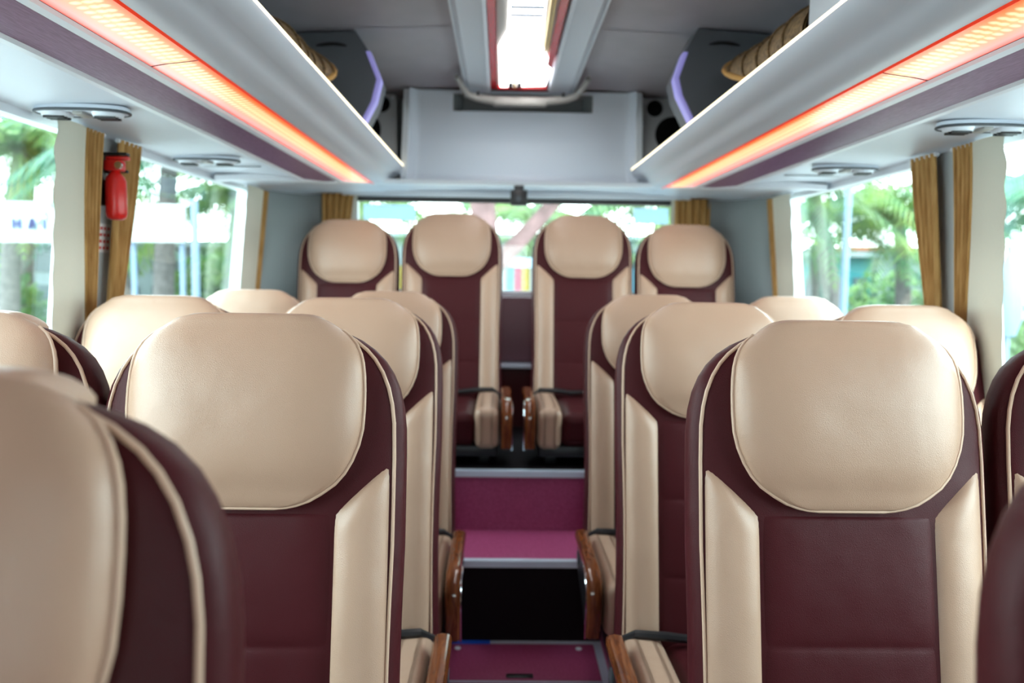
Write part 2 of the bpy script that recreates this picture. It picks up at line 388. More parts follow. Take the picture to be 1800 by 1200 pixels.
# slot recess cut as a separate darker box; the panel leaves it open
def hdr_part(u0, u1, v0, v1, nu, nv): f.grid(lambda u, v: hdr(lerp(u0, u1, u), lerp(v0, v1, v)), nu, nv)
hdr_part(0, .19, 0, 1, 16, 30); hdr_part(.81, 1, 0, 1, 16, 30); hdr_part(.19, .81, .21, 1, 24, 28); hdr_part(.19, .81, 0, .035, 24, 3)
hp = f.build(trim(), M['white'], **st)
f = MB()
u0, u1, v0, v1 = .19, .81, .035, .21
a, b, c_, d = hdr(u0, v0), hdr(u1, v0), hdr(u1, v1), hdr(u0, v1)
k = Vector((0, .09, 0)); ins = .04
v = [Vector(a), Vector(b), Vector(c_), Vector(d), Vector(a)+k+Vector((ins, 0, 0)), Vector(b)+k-Vector((ins, 0, 0)), Vector(c_)+k+Vector((-ins, 0, .02)), Vector(d)+k+Vector((ins, 0, .02))]
f.add(v, [(4, 5, 6, 7), (0, 1, 5, 4), (1, 2, 6, 5), (2, 3, 7, 6), (3, 0, 4, 7)]); f.build('recess', M['corner'], hp, smooth=False)
for s in (-1, 1):     # side cheeks of the header
    f = MB()
    f.prism([(3.84, 2.215), (3.98, 2.215), (3.98, 1.79), (3.93, 1.775)], lambda p, q, t: (s*lerp(t, t+.03, (2.215-q)/.44)+.02, p, q), .545, .575)
    f.build(trim(), M['whitetrim'], smooth=False, **st)
# cross moulding that sweeps round below the rack ends, and the soffit behind it
path = [(1.16, 2.98, 1.672), (1.06, 3.02, 1.684), (.97, 3.09, 1.690), (.90, 3.22, 1.700), (.85, 3.42, 1.718), (.77, 3.62, 1.742), (.66, 3.78, 1.762), (.5, 3.87, 1.772), (.25, 3.90, 1.775)]
full = [(-x, y, z) for x, y, z in path]+[(x, y, z) for x, y, z in path[::-1]]
f = MB()
sec = [(-.02, .012), (-.012, -.006), (.01, -.012), (.035, -.006), (.04, .012)]
v = []; 
for i, p in enumerate(full):
    a = Vector(full[max(i-1, 0)]); b = Vector(full[min(i+1, len(full)-1)]); t = (b-a).normalized(); n = Vector((-t.y, t.x, 0)).normalized()
    for q, z in sec: v.append(Vector(p)+n*q+Vector((0, 0, z)))
ns = len(sec)
f.add(v, [(i*ns+j, i*ns+j+1, (i+1)*ns+j+1, (i+1)*ns+j) for i in range(len(full)-1) for j in range(ns-1)])
f.build(trim(), M['whitetrim'], **st)
f = MB(); v = []
for i, p in enumerate(full):
    v += [Vector(p)+Vector((0, .01, .004)), Vector((p[0] if abs(p[0]) < 1.1 else p[0]*1.0, 4.10, 1.735 if abs(p[0]) < 1 else 1.72))]
f.add(v, [(2*i, 2*i+2, 2*i+3, 2*i+1) for i in range(len(full)-1)])
f.build(trim(), M['white'], **st)
f = MB(); f.rbox(-.90, .90, 4.02, 4.09, 1.722, 1.752, .012, 4); f.build(trim(), M['whitetrim'], **st)

# ------------------------------------------------------------------ overhead racks
RY0, RY1 = Y0, 3.96
def strip(mb, pts, y0, y1, s, ny=2, thick=None, uv=False, endcut=None):
    n = len(pts); v = []
    for j in range(ny):
        for i, (x, z) in enumerate(pts):
            y = lerp(y0, y1 if endcut is None else endcut(x), j/(ny-1)); v.append((s*x, y, z))
    mb.add(v, [(j*n+i, j*n+i+1, (j+1)*n+i+1, (j+1)*n+i) for j in range(ny-1) for i in range(n-1)])
    if uv:
        L = [0]
        for i in range(1, n): L.append(L[-1]+math.hypot(pts[i][0]-pts[i-1][0], pts[i][1]-pts[i-1][1]))
        if mb.uv is None: mb.uv = []
        for j in range(ny):
            for i in range(n): mb.uv.append((L[i]/L[-1], v[j*n+i][1]))
def endc(x):     # plan line where the underside meets the cross moulding
    for (xa, ya, _), (xb, yb, _) in zip(path[:-1], path[1:]):
        if xb <= x <= xa: return lerp(ya, yb, (xa-x)/(xa-xb))+.015
    return 3.0 if x > 1 else 3.9
for s, side in ((-1, 'left'), (1, 'right')):
    t = thing('luggage_rack', 'long grey overhead luggage rack with red light strip, %s side of the bus' % side, 'luggage rack', (s*.85, 0, 1.69))
    f = MB(); strip(f, [(1.172, 1.688), (1.16, 1.694), (1.05, 1.698), (.905, 1.702)], RY0, RY1, s, 2, endcut=endc)
    strip(f, [(1.172, 1.72), (.905, 1.725)], RY0, 3.0, s, 2); f.build('underside', M['white'], t)
    f = MB(); strip(f, [(.905, 1.702), (.900, 1.695), (.888, 1.697), (.884, 1.704)], RY0, RY1, s, 2, endcut=endc); f.build('moulding', M['whitetrim'], t)
    f = MB(); strip(f, [(.884, 1.704), (.845, 1.714), (.806, 1.728)], RY0, RY1, s, 2, endcut=endc); f.build('fascia', M['purple'], t)
    f = MB(); strip(f, [(.806, 1.728), (.803, 1.724), (.790, 1.728), (.787, 1.735)], RY0, RY1, s, 2, endcut=endc); f.build('moulding', M['whitetrim'], t)
    for a, b in ((Y0, -3.19), (-3.185, -1.59), (-1.585, .012), (.016, 1.612), (1.618, 3.2), (3.2, 3.9)):
        if b == 3.9: continue
        f = MB()
        if b == 3.2: strip(f, [(.787, 1.736), (.76, 1.741), (.735, 1.744), (.71, 1.747), (.692, 1.750)], a, 3.8, s, 2, uv=True, endcut=endc)
        else: strip(f, [(.787, 1.736), (.76, 1.741), (.735, 1.744), (.71, 1.747), (.692, 1.750)], a, b, s, 2, uv=True)
        f.build('light_strip', M['led'], t)
    f = MB(); strip(f, [(.692, 1.750), (.688, 1.746), (.684, 1.750)], RY0, RY1, s, 2, endcut=endc); f.build('strip_edge', M['ledline'], t)
    f = MB(); curve = [(.684, 1.750), (.668, 1.752), (.650, 1.757), (.636, 1.768), (.626, 1.783), (.617, 1.797), (.604, 1.806), (.589, 1.816), (.577, 1.830), (.570, 1.846), (.569, 1.855)]
    strip(f, curve, RY0, RY1-.02, s, 2); f.build('rack_front', M['rackgrey'], t)
    f = MB(); strip(f, [(.569, 1.855), (.567, 1.862), (.574, 1.866), (.579, 1.862)], RY0, RY1-.02, s, 2); f.build('lip_light', M['lip'], t)
    f = MB(); strip(f, [(.579, 1.862), (.60, 1.82), (.63, 1.80), (1.16, 1.80)], RY0, RY1-.02, s, 2); f.build('shelf', M['darkgrey'], t)
    # back rail seen above the shelf
    f = MB(); f.tube([(s*.86, Y0+.02, 2.125), (s*.86, 2.84, 2.125)], .014, 8); f.build('rail', M['rackgrey'], t)
    # rack end cap sweeping down to the moulding
    f = MB(); v = [(s*x, RY1-.021, z) for x, z in curve]+[(s*.60, RY1-.021, 1.85), (s*.72, RY1-.021, 1.80)]
    f.add(v+[(x, y+.02, z) for x, y, z in v], [tuple(range(len(v))), tuple(range(len(v), 2*len(v)))]+[(i, (i+1) % len(v), len(v)+(i+1) % len(v), len(v)+i) for i in range(len(v))])
    f.build('end_cap', M['white'], t, smooth=False)
    # speaker board at the rear end of the rack
    b = thing('speaker_board', 'dark grey speaker board closing the rear end of the %s rack' % side, 'speaker', (s*.8, 3.93, 1.81))
    f = MB(); f.rbox(min(s*.60, s*1.05), max(s*.60, s*1.05), 3.915, 3.93, 1.80, 2.205, .003, 2); f.build('board', mat('board_grey', (.32, .32, .33), .6), b)
    for nm, x, z, r in (('tweeter', .672, 2.155, .040), ('woofer', .765, 2.03, .088)):
        f = MB(); f.grid(lambda u, v: (s*x+math.cos(u*6.2832)*r*(1-v*.85), 3.914-[.0, .006, .003, .0015][min(3, int(v*3.01))], z+math.sin(u*6.2832)*r*(1-v*.85)), 28, 4, cu=True); f.tube([(s*x, 3.9135, z), (s*x, 3.911, z)], r*.16, 12); f.build(nm, mat('speaker_cone_black', (.004, .004, .004), .9, spec=.1), b)
    for x, z in ((.62, 2.185), (.62, 2.08), (.62, 1.92)):
        f = MB(); f.tube([(s*x, 3.916, z), (s*x, 3.910, z)], .006, 10); f.build('screw', M['chrome'], b)
    # rack divider with lavender edge
    dv = thing('rack_divider', 'angular dark grey divider with glowing lavender edge above the %s rack' % side, 'divider', (s*.7, 2.95, 1.83))
    dy = 2.95 if s < 0 else 2.85
    poly = [(.625, 2.213), (.575, 2.14), (.535, 2.04), (.555, 1.96), (.60, 1.875), (.90, 1.87), (.90, 2.195)] if s < 0 else [(.615, 2.213), (.570, 2.13), (.54, 2.04), (.555, 1.98), (.61, 1.875), (.90, 1.87), (.90, 2.195)]
    f = MB(); f.prism(poly, lambda p, q, tt: (s*p, tt, q), dy, dy+.16); f.build('divider_panel', mat('divider_grey', (.12, .13, .15), .45), dv, smooth=False)
    ed = poly[1:5]
    f = MB()
    for (p1, q1), (p2, q2) in zip(ed[:-1], ed[1:]):
        f.add([(s*(p1-.006), dy-.004, q1), (s*(p2-.006), dy-.004, q2), (s*(p2+.006), dy-.004, q2), (s*(p1+.006), dy-.004, q1), (s*(p1-.006), dy+.05, q1), (s*(p2-.006), dy+.05, q2), (s*(p2+.012), dy+.0, q2), (s*(p1+.012), dy+.0, q1)],
              [(0, 1, 2, 3), (0, 4, 5, 1), (4, 5, 6, 7), (3, 2, 6, 7)])
    f.build('edge_strip', M['lav'], dv, smooth=False)
    f = MB(); f.tube([(s*(.655+.016*i), dy-.003, 2.158+.006*math.sin(i*.5)) for i in range(8)], [.002, .005, .006, .006, .006, .006, .005, .002], 8); f.build('slot', M['black'], dv)

# air vent units
def vent(s, yc, label):
    t = thing('air_vent_unit', label, 'air vent', (s*1.045, yc, 1.697), 'air vent units under the racks')
    f = MB()
    n = 32; out = []
    for i in range(n):
        a = 2*math.pi*i/n; cx, cy = math.cos(a), math.sin(a)
        out.append((s*1.045+.105*math.copysign(abs(cx)**.75, cx), yc+.045*math.copysign(abs(cy)**.8, cy)))
    f.prism(out, lambda p, q, z: (p, q, z), 1.6975, 1.685); f.build('housing', M['white'], t)
    f = MB(); f.tube([(p, q, 1.686) for p, q in out], .0035, 6, closed=True); f.build('rim', M['darkgrey'], t)
    for dx in (-.058, .058):
        g = MB(); g.tube([(s*1.045+dx, yc, 1.687), (s*1.045+dx, yc, 1.676)], [.036, .031], 22); lo = g.build('louvre', M['whitetrim'], t)
        for k in range(3):
            g = MB(); g.box(s*1.045+dx-.023, s*1.045+dx+.023, yc-.018+k*.014, yc-.012+k*.014, 1.671, 1.6765); g.build('slat', M['black'], lo, smooth=False)
    g = MB(); g.rbox(s*1.045-.012, s*1.045+.012, yc-.025, yc+.025, 1.678, 1.687, .003, 2); g.build('reading_lamp', M['beigeplastic'], t)
vent(-1, 1.84, 'oval grey white air vent unit under the left rack, nearest the front')
vent(-1, 2.60, 'oval grey white air vent unit under the left rack, farther back')
vent(1, 1.84, 'oval grey white air vent unit under the right rack, nearest the front')
vent(1, 2.57, 'oval grey white air vent unit under the right rack, farther back')
for s, side in ((-1, 'left'), (1, 'right')):
    f = MB(); f.box(min(s*.93, s*1.13), max(s*.93, s*1.13), 2.80, 2.806, 1.6945, 1.6975); f.build(trim(), M['darkgrey'], smooth=False, **st)

# ------------------------------------------------------------------ centre channel and bright ceiling panel
for s in (-1, 1):
    f = MB()
    pr = [(.262, 2.232), (.255, 2.205), (.235, 2.196), (.225, 2.20), (.165, 2.198), (.150, 2.192), (.138, 2.196), (.136, 2.225)]
    strip(f, [(x+.0, z) for x, z in pr], Y0, 3.80, s); f.build(trim(), M['white'], **st)
    f = MB(); f.tube([(s*.257, Y0, 2.2), (s*.257, 3.8, 2.2)], .004, 6); f.build(trim(), M['whitetrim'], **st)
lt = thing('ceiling_bright_panel', 'bright white glowing ceiling panel with red and gold strips in the centre channel', 'light', (0, 2.6, 2.21))  # bright patch of unknown nature, built as an emissive panel
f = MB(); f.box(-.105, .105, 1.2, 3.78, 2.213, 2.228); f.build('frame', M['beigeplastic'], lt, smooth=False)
f = MB(); f.prism([(-.093, 3.74), (.118, 3.70), (.125, 3.38), (.070, 3.08), (.058, 2.62), (.05, 1.3), (-.058, 1.3), (-.065, 2.9), (-.098, 3.10)], lambda p, q, z: (p, q, z), 2.212, 2.204); f.build('bright_panel', M['panel'], lt, smooth=False)
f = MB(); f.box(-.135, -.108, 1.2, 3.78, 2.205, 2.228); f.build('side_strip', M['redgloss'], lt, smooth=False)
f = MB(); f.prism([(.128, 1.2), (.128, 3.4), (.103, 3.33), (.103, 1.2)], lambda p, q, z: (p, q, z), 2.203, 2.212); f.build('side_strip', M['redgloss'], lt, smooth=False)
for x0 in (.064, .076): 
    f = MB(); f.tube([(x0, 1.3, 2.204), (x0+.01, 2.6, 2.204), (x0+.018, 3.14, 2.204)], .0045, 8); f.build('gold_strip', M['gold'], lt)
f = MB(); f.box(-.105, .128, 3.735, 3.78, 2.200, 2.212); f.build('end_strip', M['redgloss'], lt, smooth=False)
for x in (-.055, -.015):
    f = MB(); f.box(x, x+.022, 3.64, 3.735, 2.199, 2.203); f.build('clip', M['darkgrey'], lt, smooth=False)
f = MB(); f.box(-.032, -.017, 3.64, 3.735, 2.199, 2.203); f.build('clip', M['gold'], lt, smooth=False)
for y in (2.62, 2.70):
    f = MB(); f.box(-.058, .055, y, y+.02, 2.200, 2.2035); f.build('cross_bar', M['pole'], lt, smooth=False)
hb = thing('grab_handle', 'grey beige curved bracket handle hanging at the rear end of the ceiling channel', 'handle', (0, 3.78, 2.14))
f = MB(); f.tube([(-.285, 3.52, 2.195), (-.265, 3.62, 2.178), (-.245, 3.72, 2.165), (-.20, 3.76, 2.158), (-.12, 3.775, 2.150), (.12, 3.775, 2.150), (.22, 3.76, 2.158), (.265, 3.72, 2.165), (.285, 3.62, 2.178), (.30, 3.52, 2.195)], [.012, .014, .016, .018, .02, .02, .018, .016, .014, .012], 10)
f.build('bar', M['beigeplastic'], hb)
f = MB(); f.rbox(-.125, .13, 3.755, 3.80, 2.125, 2.165, .01, 3); f.build('grip', M['beigeplastic'], hb)
for x in (-.195, .205):
    f = MB(); f.tube([(x, 3.745, 2.172), (x, 3.735, 2.176)], .008, 10); f.build('bolt', M['darkgrey'], hb)
# small black camera above the rear window
cb = thing('rear_camera', 'small black box camera hanging above the middle of the rear window', 'camera', (0, 3.90, 1.62))
f = MB(); f.rbox(-.035, .047, 3.86, 3.915, 1.668, 1.742, .004, 2); f.build('housing', M['black'], cb)
f = MB(); f.rbox(-.018, .03, 3.875, 3.905, 1.74, 1.765, .003, 2); f.build('mount', M['black'], cb)
f = MB(); f.tube([(.004, 3.862, 1.70), (.004, 3.855, 1.70)], .014, 16); f.build('lens', M['darkgrey'], cb)

# woven baskets on the racks
def basket(s, y0, y1, label):
    t = thing('woven_basket', label, 'basket', (s*.78, (y0+y1)/2, 1.83))
    def pt(u, v, dr=0):
        a = lerp(R(-35)+R(75)*v**3, R(215), u); yy = lerp(y0, y1+.12*math.sin(a)-.02, v); r = (.135+.004*math.sin(v*9)-.03*(1-v)+dr)
        return (s*(.80-math.cos(a)*r*1.25), yy, 1.93+math.sin(a)*r*.95+.02)
    f = MB(); f.grid(lambda u, v: pt(u, v), 30, 24); f.grid(lambda u, v: pt(u, v, -.006), 30, 24)
    f.build('shell', M['wicker'], t)
    f = MB(); f.tube([pt(0, .3+.07*i) for i in range(10)]+[pt(i/29, 1) for i in range(30)], .009, 8); f.build('rim', M['wickerrim'], t)
    for k in range(1, 6):
        f = MB(); f.tube([pt(i/29, k/6, .003) for i in range(30)], .0035, 6); f.build('hoop', M['wicker'], t)
basket(1, 2.0, 2.62, 'arched woven rattan basket with rim coloured in orange glow lying on the right rack')
basket(-1, 2.2, 2.70, 'arched woven rattan basket with rim coloured in orange glow lying on the left rack')
f = MB(); f.rbox(.66, .92, 1.55, 1.95, 1.87, 2.08, .02, 3, fn=lambda c: c); f.build('storage_box', M['whitetrim'], label='pale grey box on the right rack in front of the woven basket', category='box')

# ------------------------------------------------------------------ curtains
def curtain(s, ya, yb, za_, zb_, la, lb, label, n=5, lin=None):
    """ya..yb width at the top, za_..zb_ at the bottom; la..lb the lining"""
    t = thing('curtain', label, 'curtain', (s*1.2, (ya+yb)/2, .9), 'gold curtains at the side windows')
    z1, z0 = 1.685, .88
    def pt(u, v, o=0):
        z = lerp(z1, z0, v); k = sstep(0, .75, v)
        y = lerp(lerp(ya, yb, u), lerp(za_, zb_, u), k)
        return (s*(hw(z)-.030-.012*math.sin(u*n*2*math.pi)+o), y, z)
    f = MB(); f.grid(lambda u, v: pt(u, v), n*10, 24); f.grid(lambda u, v: pt(u, v, -.002), n*10, 24); f.build('fabric', M['curtain'], t)
    if lin:
        def pl(u, v, o=0):
            z = lerp(z1, z0, v); k = sstep(0, .8, v)
            y = lerp(lerp(lin[0], lin[1], u), lerp(lin[2], lin[3], u), k)
            edge = .008*math.sin(v*50)*(1-v)**2*(1-u if lin[0] < ya else u)
            return (s*(hw(z)-.036+o-.010*math.sin(u*math.pi)), y+edge, z)
        f = MB(); f.grid(lambda u, v: pl(u, v), 12, 60); f.grid(lambda u, v: pl(u, v, -.002), 12, 60); f.build('lining', M['lining'], t)
    f = MB(); f.tube([(s*(hw(1.69)-.03), (lin or (ya,))[0]-.01 if (lin and lin[0] < ya) else ya-.01, 1.682), (s*(hw(1.69)-.03), yb+.01, 1.682)], .006, 8); f.build('curtain_rail', M['whitetrim'], t)
for s, side in ((-1, 'left'), (1, 'right')):
    curtain(s, 2.02, 2.115, 2.08, 2.135, 0, 0, 'gold curtain with wide off white lining before the %s pillar' % side, 5, lin=(1.895, 2.025, 1.935, 2.085))
    curtain(s, 2.205, 2.335, 2.215, 2.27, 0, 0, 'gold curtain gathered behind the %s pillar, without visible lining' % side, 5)
    curtain(s, 3.50, 3.57, 3.50, 3.56, 0, 0, 'off white lined curtain at the rear end of the %s window' % side, 4, lin=(3.29, 3.505, 3.31, 3.505))
def rcurtain(xa, xb, xc, xd, label):
    t = thing('curtain', label, 'curtain', ((xa+xb)/2, 4.05, 1.2), 'gold curtains at the rear window')
    def pt(u, v, o=0):
        x = lerp(lerp(xa, xb, u), lerp(xc, xd, u), v); return (x, 4.045-.012*math.sin(u*5*2*math.pi)+o, lerp(1.73, 1.2, v))
    f = MB(); f.grid(lambda u, v: pt(u, v), 50, 12); f.grid(lambda u, v: pt(u, v, .002), 50, 12); f.build('fabric', M['curtain'], t)
    f = MB(); e = 1 if xa < 0 else 0
    f.grid(lambda u, v: tuple(Vector(pt(e, v))+Vector(((u)*(.02 if e else -.02), 0.0, 0))), 4, 12); f.build('hem', M['lining'], t)
rcurtain(-1.0, -.835, -1.0, -.90, 'gold curtain at the left end of the rear window')
rcurtain(.815, 1.0, .82, 1.0, 'gold curtain at the right end of the rear window')

# ------------------------------------------------------------------ fire extinguisher, label, button
fx = thing('fire_extinguisher', 'small red fire extinguisher in a black bracket, left window pillar', 'fire extinguisher', (-1.14, 2.17, 1.46))
ex, ey = -1.125, 2.150
f = MB(); f.tube([(ex, ey, z) for z in (1.462, 1.468, 1.48, 1.565, 1.578, 1.588, 1.592)], [.016, .024, .027, .027, .022, .012, .010], 20); f.build('cylinder', M['red'], fx)
f = MB(); f.rbox(ex-.024, ex+.022, ey-.018, ey+.018, 1.592, 1.622, .005, 2); f.rbox(ex-.022, ex+.038, ey-.010, ey+.010, 1.622, 1.632, .003, 2); f.build('valve_head', M['red'], fx)
f = MB(); f.tube([(ex+.02, ey-.019, 1.606), (ex+.02, ey-.026, 1.606)], .010, 14); f.build('gauge', M['chrome'], fx)
f = MB(); f.rbox(ex-.046, ex-.028, ey-.040, ey+.010, 1.50, 1.645, .004, 2); f.rbox(ex-.050, ex+.026, ey+.012, ey+.024, 1.59, 1.598, .002, 1)
f.rbox(ex-.05, ex+.036, ey-.012, ey+.012, 1.634, 1.642, .002, 1); f.build('bracket', M['black'], fx)
lb = thing('instruction_label', 'small white instruction label with red print under the fire extinguisher', 'label', (-1.19, 2.27, 1.36))
def onwall(y, z, off): return (-(hw(z)-off), y, z)
f = MB(); f.add([onwall(2.185, 1.375, .002), onwall(2.255, 1.375, .002), onwall(2.255, 1.455, .002), onwall(2.185, 1.455, .002)], [(0, 1, 2, 3)]); f.build('paper', M['paper'], lb, smooth=False)
f = MB()
for k, zz in enumerate((1.438, 1.42, 1.402, 1.384)):
    for j in range(3):
        y0 = 2.192+j*.02; f.add([onwall(y0, zz, .003), onwall(y0+.014, zz, .003), onwall(y0+.014, zz+.008, .003), onwall(y0, zz+.008, .003)], [(0, 1, 2, 3)])
f.build('print', M['signred'], lb, smooth=False)
f = MB(); f.tube([(hw(1.6)-.0, 2.27, 1.60), (hw(1.6)-.008, 2.27, 1.60)], [.014, .011], 16); f.build('round_button', M['whitetrim'], label='small round pale button on the right window pillar', category='button')

# ------------------------------------------------------------------ seats
REC = R(10.5); L = .925
ZTOP = 1.146
WM = .241
def W(d):
    if d < .22: base = WM*(max(0, 1-(1-max(d, 0)/.22)**3))**(1/3)
    else: base = WM
    return base*(1-.02*math.sin(max(0, min(1, (d-.35)/.5))*math.pi))
def T(d): return lerp(.085, .135, d/L)*(math.sqrt(max(0, 1-(1-min(d, .06)/.06)**2)))
def bp(x, y, d):        # back-local (x, depth, distance from the top) -> seat-local
    z = ZTOP-.012-d*math.cos(REC)+y*math.sin(REC)*-1*-0
    yy = .18+(L-d)*math.sin(REC)
    return (x, yy+y*math.cos(REC), ZTOP-.012-d*math.cos(REC)-y*-math.sin(REC)*-1)
def sec(th, d):
    c, s_ = math.cos(th), math.sin(th); w_, t_ = W(d), T(d)
    return (math.copysign(abs(c)**.5, c)*w_, t_/2-math.copysign(abs(s_)**.6, s_)*t_/2)
def front(x, d):
    w_ = max(W(d), 1e-3); t_ = min(.995, abs(x)/w_); c = t_*t_; s_ = math.sqrt(1-c*c); return T(d)/2*(1-s_**.6)
HL = [(0, .118), (.012, .136), (.03, .159), (.045, .169), (.06, .175), (.08, .179), (.11, .181), (.15, .181), (.18, .179), (.205, .173), (.225, .165), (.245, .154), (.262, .140), (.277, .120), (.288, .102), (.295, .083), (.299, .065), (.30, .055)]
def hwid(d):
    for (a, wa), (b, wb) in zip(HL[:-1], HL[1:]):
        if a <= d <= b: return lerp(wa, wb, (d-a)/(b-a))
    return HL[0][1] if d < 0 else HL[-1][1]

def seat(side, bh, label):
    """side: +1 armrest on the +x side; bh: base height"""
    t = thing('coach_seat', label, 'seat', (0, 0, 0))
    dz = bh-.16
    Z = lambda p: (p[0], p[1], p[2]+dz)
    f = MB(); ds = [0, .003, .008, .016, .028, .042, .06, .08, .105, .135, .17, .21]+[.21+.0715*i for i in range(1, 11)]
    ds[-1] = L
    n = 48; v = []
    for d in ds:
        for k in range(n):
            x, y = sec(2*math.pi*k/n, d); v.append(Z(bp(x, y, d)))
    f.add(v, [(j*n+k, j*n+(k+1) % n, (j+1)*n+(k+1) % n, (j+1)*n+k) for j in range(len(ds)-1) for k in range(n)]+[tuple(range((len(ds)-1)*n, len(ds)*n))])
    body = f.build('backrest', M['maroon'], t, local=True, ang=60)
    # piping: one continuous line up one side, over the shoulder, down the other
    pts = []
    dd = [L-.005-.044*i for i in range(17)]+[.16, .13, .105, .08, .06, .045, .03, .02, .012]
    for sx in (-1, 1):
        q = []
        for d in dd:
            x = sx*W(d)*.935; q.append(Z(bp(x, front(x, d)-.001, d)))
        pts.append(q)
    f = MB()
    for q in pts: f.tube(q, .0030, 8)
    f.build('piping', M['piping'], body, local=True)
    # centre panel with cross seams
    f = MB(); seams = [.298, .497, .692, .92]
    def cpn(u, v):
        x = lerp(-.137, .137, u); d = lerp(.298, .92, v)
        k = [i for i in range(3) if seams[i] <= d+1e-6 and d <= seams[i+1]+1e-6][0]; tt = (d-seams[k])/(seams[k+1]-seams[k])
        puff = .009*(max(0, math.sin(math.pi*tt))**.22)*(1-abs(2*u-1)**10)
        return Z(bp(x, front(x, d)+.002-puff, d))
    f.grid(cpn, 24, 150); f.build('centre_panel', M['maroon'], t, local=True, ang=50)
    # side bolsters
    for sx in (-1, 1):
        f = MB()
        def bl(u, v):
            Wp = W(.5)*.93
            x = lerp(.137, Wp, u); d0 = .300-.080*u**.95; d = lerp(d0, .918, v**1.15)
            xx = min(x, W(d)*.932)
            e = (max(0, math.sin(math.pi*u))**.55)*min(1, ((d-d0)/.035))**.5*min(1, (max(0, .918-d)/.03))**.5
            puff = .018*e
            return Z(bp(sx*xx, front(xx, d)+.002-puff, d))
        f.grid(bl, 14, 44); f.build('side_bolster', M['beige'], t, local=True, ang=70)
    # headrest pillow, wrapping over the top of the back
    f = MB(); DS = [.300, .2985, .295, .288, .277, .262, .245, .225, .2, .175, .145, .115, .09, .07, .055, .04, .027, .016, .008]
    path_ = [('t', .300)]+[('f', d) for d in DS]+[('a', i/8) for i in range(1, 8)]+[('b', d) for d in (.0, .02, .05, .09, .13, .16)]
    tts = [-1.01]+[-1+2*i/28 for i in range(29)]+[1.01]
    EO = .024
    def hpt(kind, q, tt):
        tuck = abs(tt) > 1; tt = max(-1, min(1, tt)); e = 1-abs(tt)**4.5
        if kind in 'ft':
            d = q; w_ = hwid(d); x = w_*tt*(.965 if tuck else 1); e2 = 1-abs(tt)**12
            base_ = front(min(abs(x), W(max(d, .012))*.97), max(d, .012))
            if tuck or kind == 't': return (x*(.98 if kind == 't' else 1), base_+.006, d*.965)
            bl_ = .030*max(0, 1-(abs(d-.13)/.17)**2.6) if d > .13 else lerp(.012, .030, sstep(0, .13, d))
            g = lerp(.45, 1, sstep(0, .06, d)) if d < .06 else 1
            gb = min(1, (.3-d)/.012)**.5*.35+.65
            round_ = EO*g*gb*(1-.25*max(0, (abs(tt)-.9)/.1)**2)
            return (x, base_-round_-bl_*e*min(1, (.3-d)/.05+.0), d*.965-.010*(1-sstep(0, .1, d))*e2)
        if kind == 'a':
            a = q*math.pi; x = .117*tt; e2 = 1-abs(tt)**12; y0 = hpt('f', .008, tt)[1]; y1 = T(.03)+.008*e
            return (x, lerp(y0, y1, (1-math.cos(a))/2), lerp(.008, -.002, e2)-.010*math.sin(a)*e2+(.006 if tuck else 0))
        x = .112*tt
        return (x, T(max(q, .03))+.008*e-.002-(.006 if tuck else 0), q+.004)
    f.grid(lambda u, v: Z(bp(*hpt(*path_[round(v*(len(path_)-1))], tts[round(u*(len(tts)-1))]))), len(tts), len(path_))
    hd = f.build('headrest', M['beige'], t, local=True, ang=75)
    q = [Z(bp(*hpt('f', d, -1))) for d in DS[::-1][1:-1]]+[Z(bp(*hpt('f', .300, k_))) for k_ in (-.9, -.5, 0, .5, .9)]+[Z(bp(*hpt('f', d, 1))) for d in DS[1:-1]]
    f = MB(); f.tube(q, .0028, 8); f.build('headrest_piping', M['piping'], hd, local=True)
    # seat cushion
    z0, z1 = .15+dz, .305+dz
    def cush(c):
        c = Vector(c); k = (c.z-z0)/(z1-z0); c.y += .03*(1-k)*(1 if c.y < 0 else 0)
        if k > .5: c.z += .012*math.cos((c.y+.05)/.28*1.4)
        return c
    f = MB(); f.rbox(-.135, .135, -.275, .26, z0, z1-.01, .045, 5, sub=3, fn=cush); f.build('cushion', M['maroon'], t, local=True, ang=70)
    for sx in (-1, 1):
        f = MB(); f.rbox(min(sx*.132, sx*.232), max(sx*.132, sx*.232), -.285, .27, z0-.005, z1+.012, .034, 5, sub=3, fn=cush); f.build('cushion_bolster', M['beige'], t, local=True, ang=70)
    # frame
    f = MB(); f.rbox(-.225, .225, -.24, .30, z0-.035, z0+.012, .008, 2); f.build('seat_frame', M['base'], t, local=True)
    for sx in (-1, 1):
        f = MB(); f.rbox(sx*.17-.025, sx*.17+.025, -.17, .22, .001, z0-.03, .006, 2); f.build('leg', M['base'], t, local=True)
    # belt
    f = MB(); f.tube([(-side*.02, .165, z1+.022), (side*.06, .16, z1+.018), (side*.13, .155, z1+.028), (side*.20, .17, z1+.026), (side*.235, .21, z1-.01)], [.008, .011, .012, .012, .010], 8); bt = f.build('seat_belt', M['black'], t, local=True)
    f = MB(); f.rbox(-side*.02-.028, -side*.02+.028, .125, .165, z1+.010, z1+.034, .006, 2); f.build('buckle', M['chrome'], bt, local=True)
    # armrest on the aisle side
    ax = side*.262; za = .340+dz
    prof = [(.12, 0), (.02, .0), (-.16, 0), (-.225, -.004), (-.255, -.02), (-.268, -.05), (-.266, -.09), (-.256, -.14), (-.245, -.19)]
    f = MB(); inner = [(y+ (.012 if i > 3 else 0), za+z-.012) for i, (y, z) in enumerate(prof)]+[(-.13, za-.20), (.12, za-.10)]
    f.prism(inner, lambda p, q, x: (x, p, q), ax-.013, ax+.013); arm = f.build('armrest', M['black'], t, local=True, smooth=False)
    f = MB(); v = []; hw_ = .0215
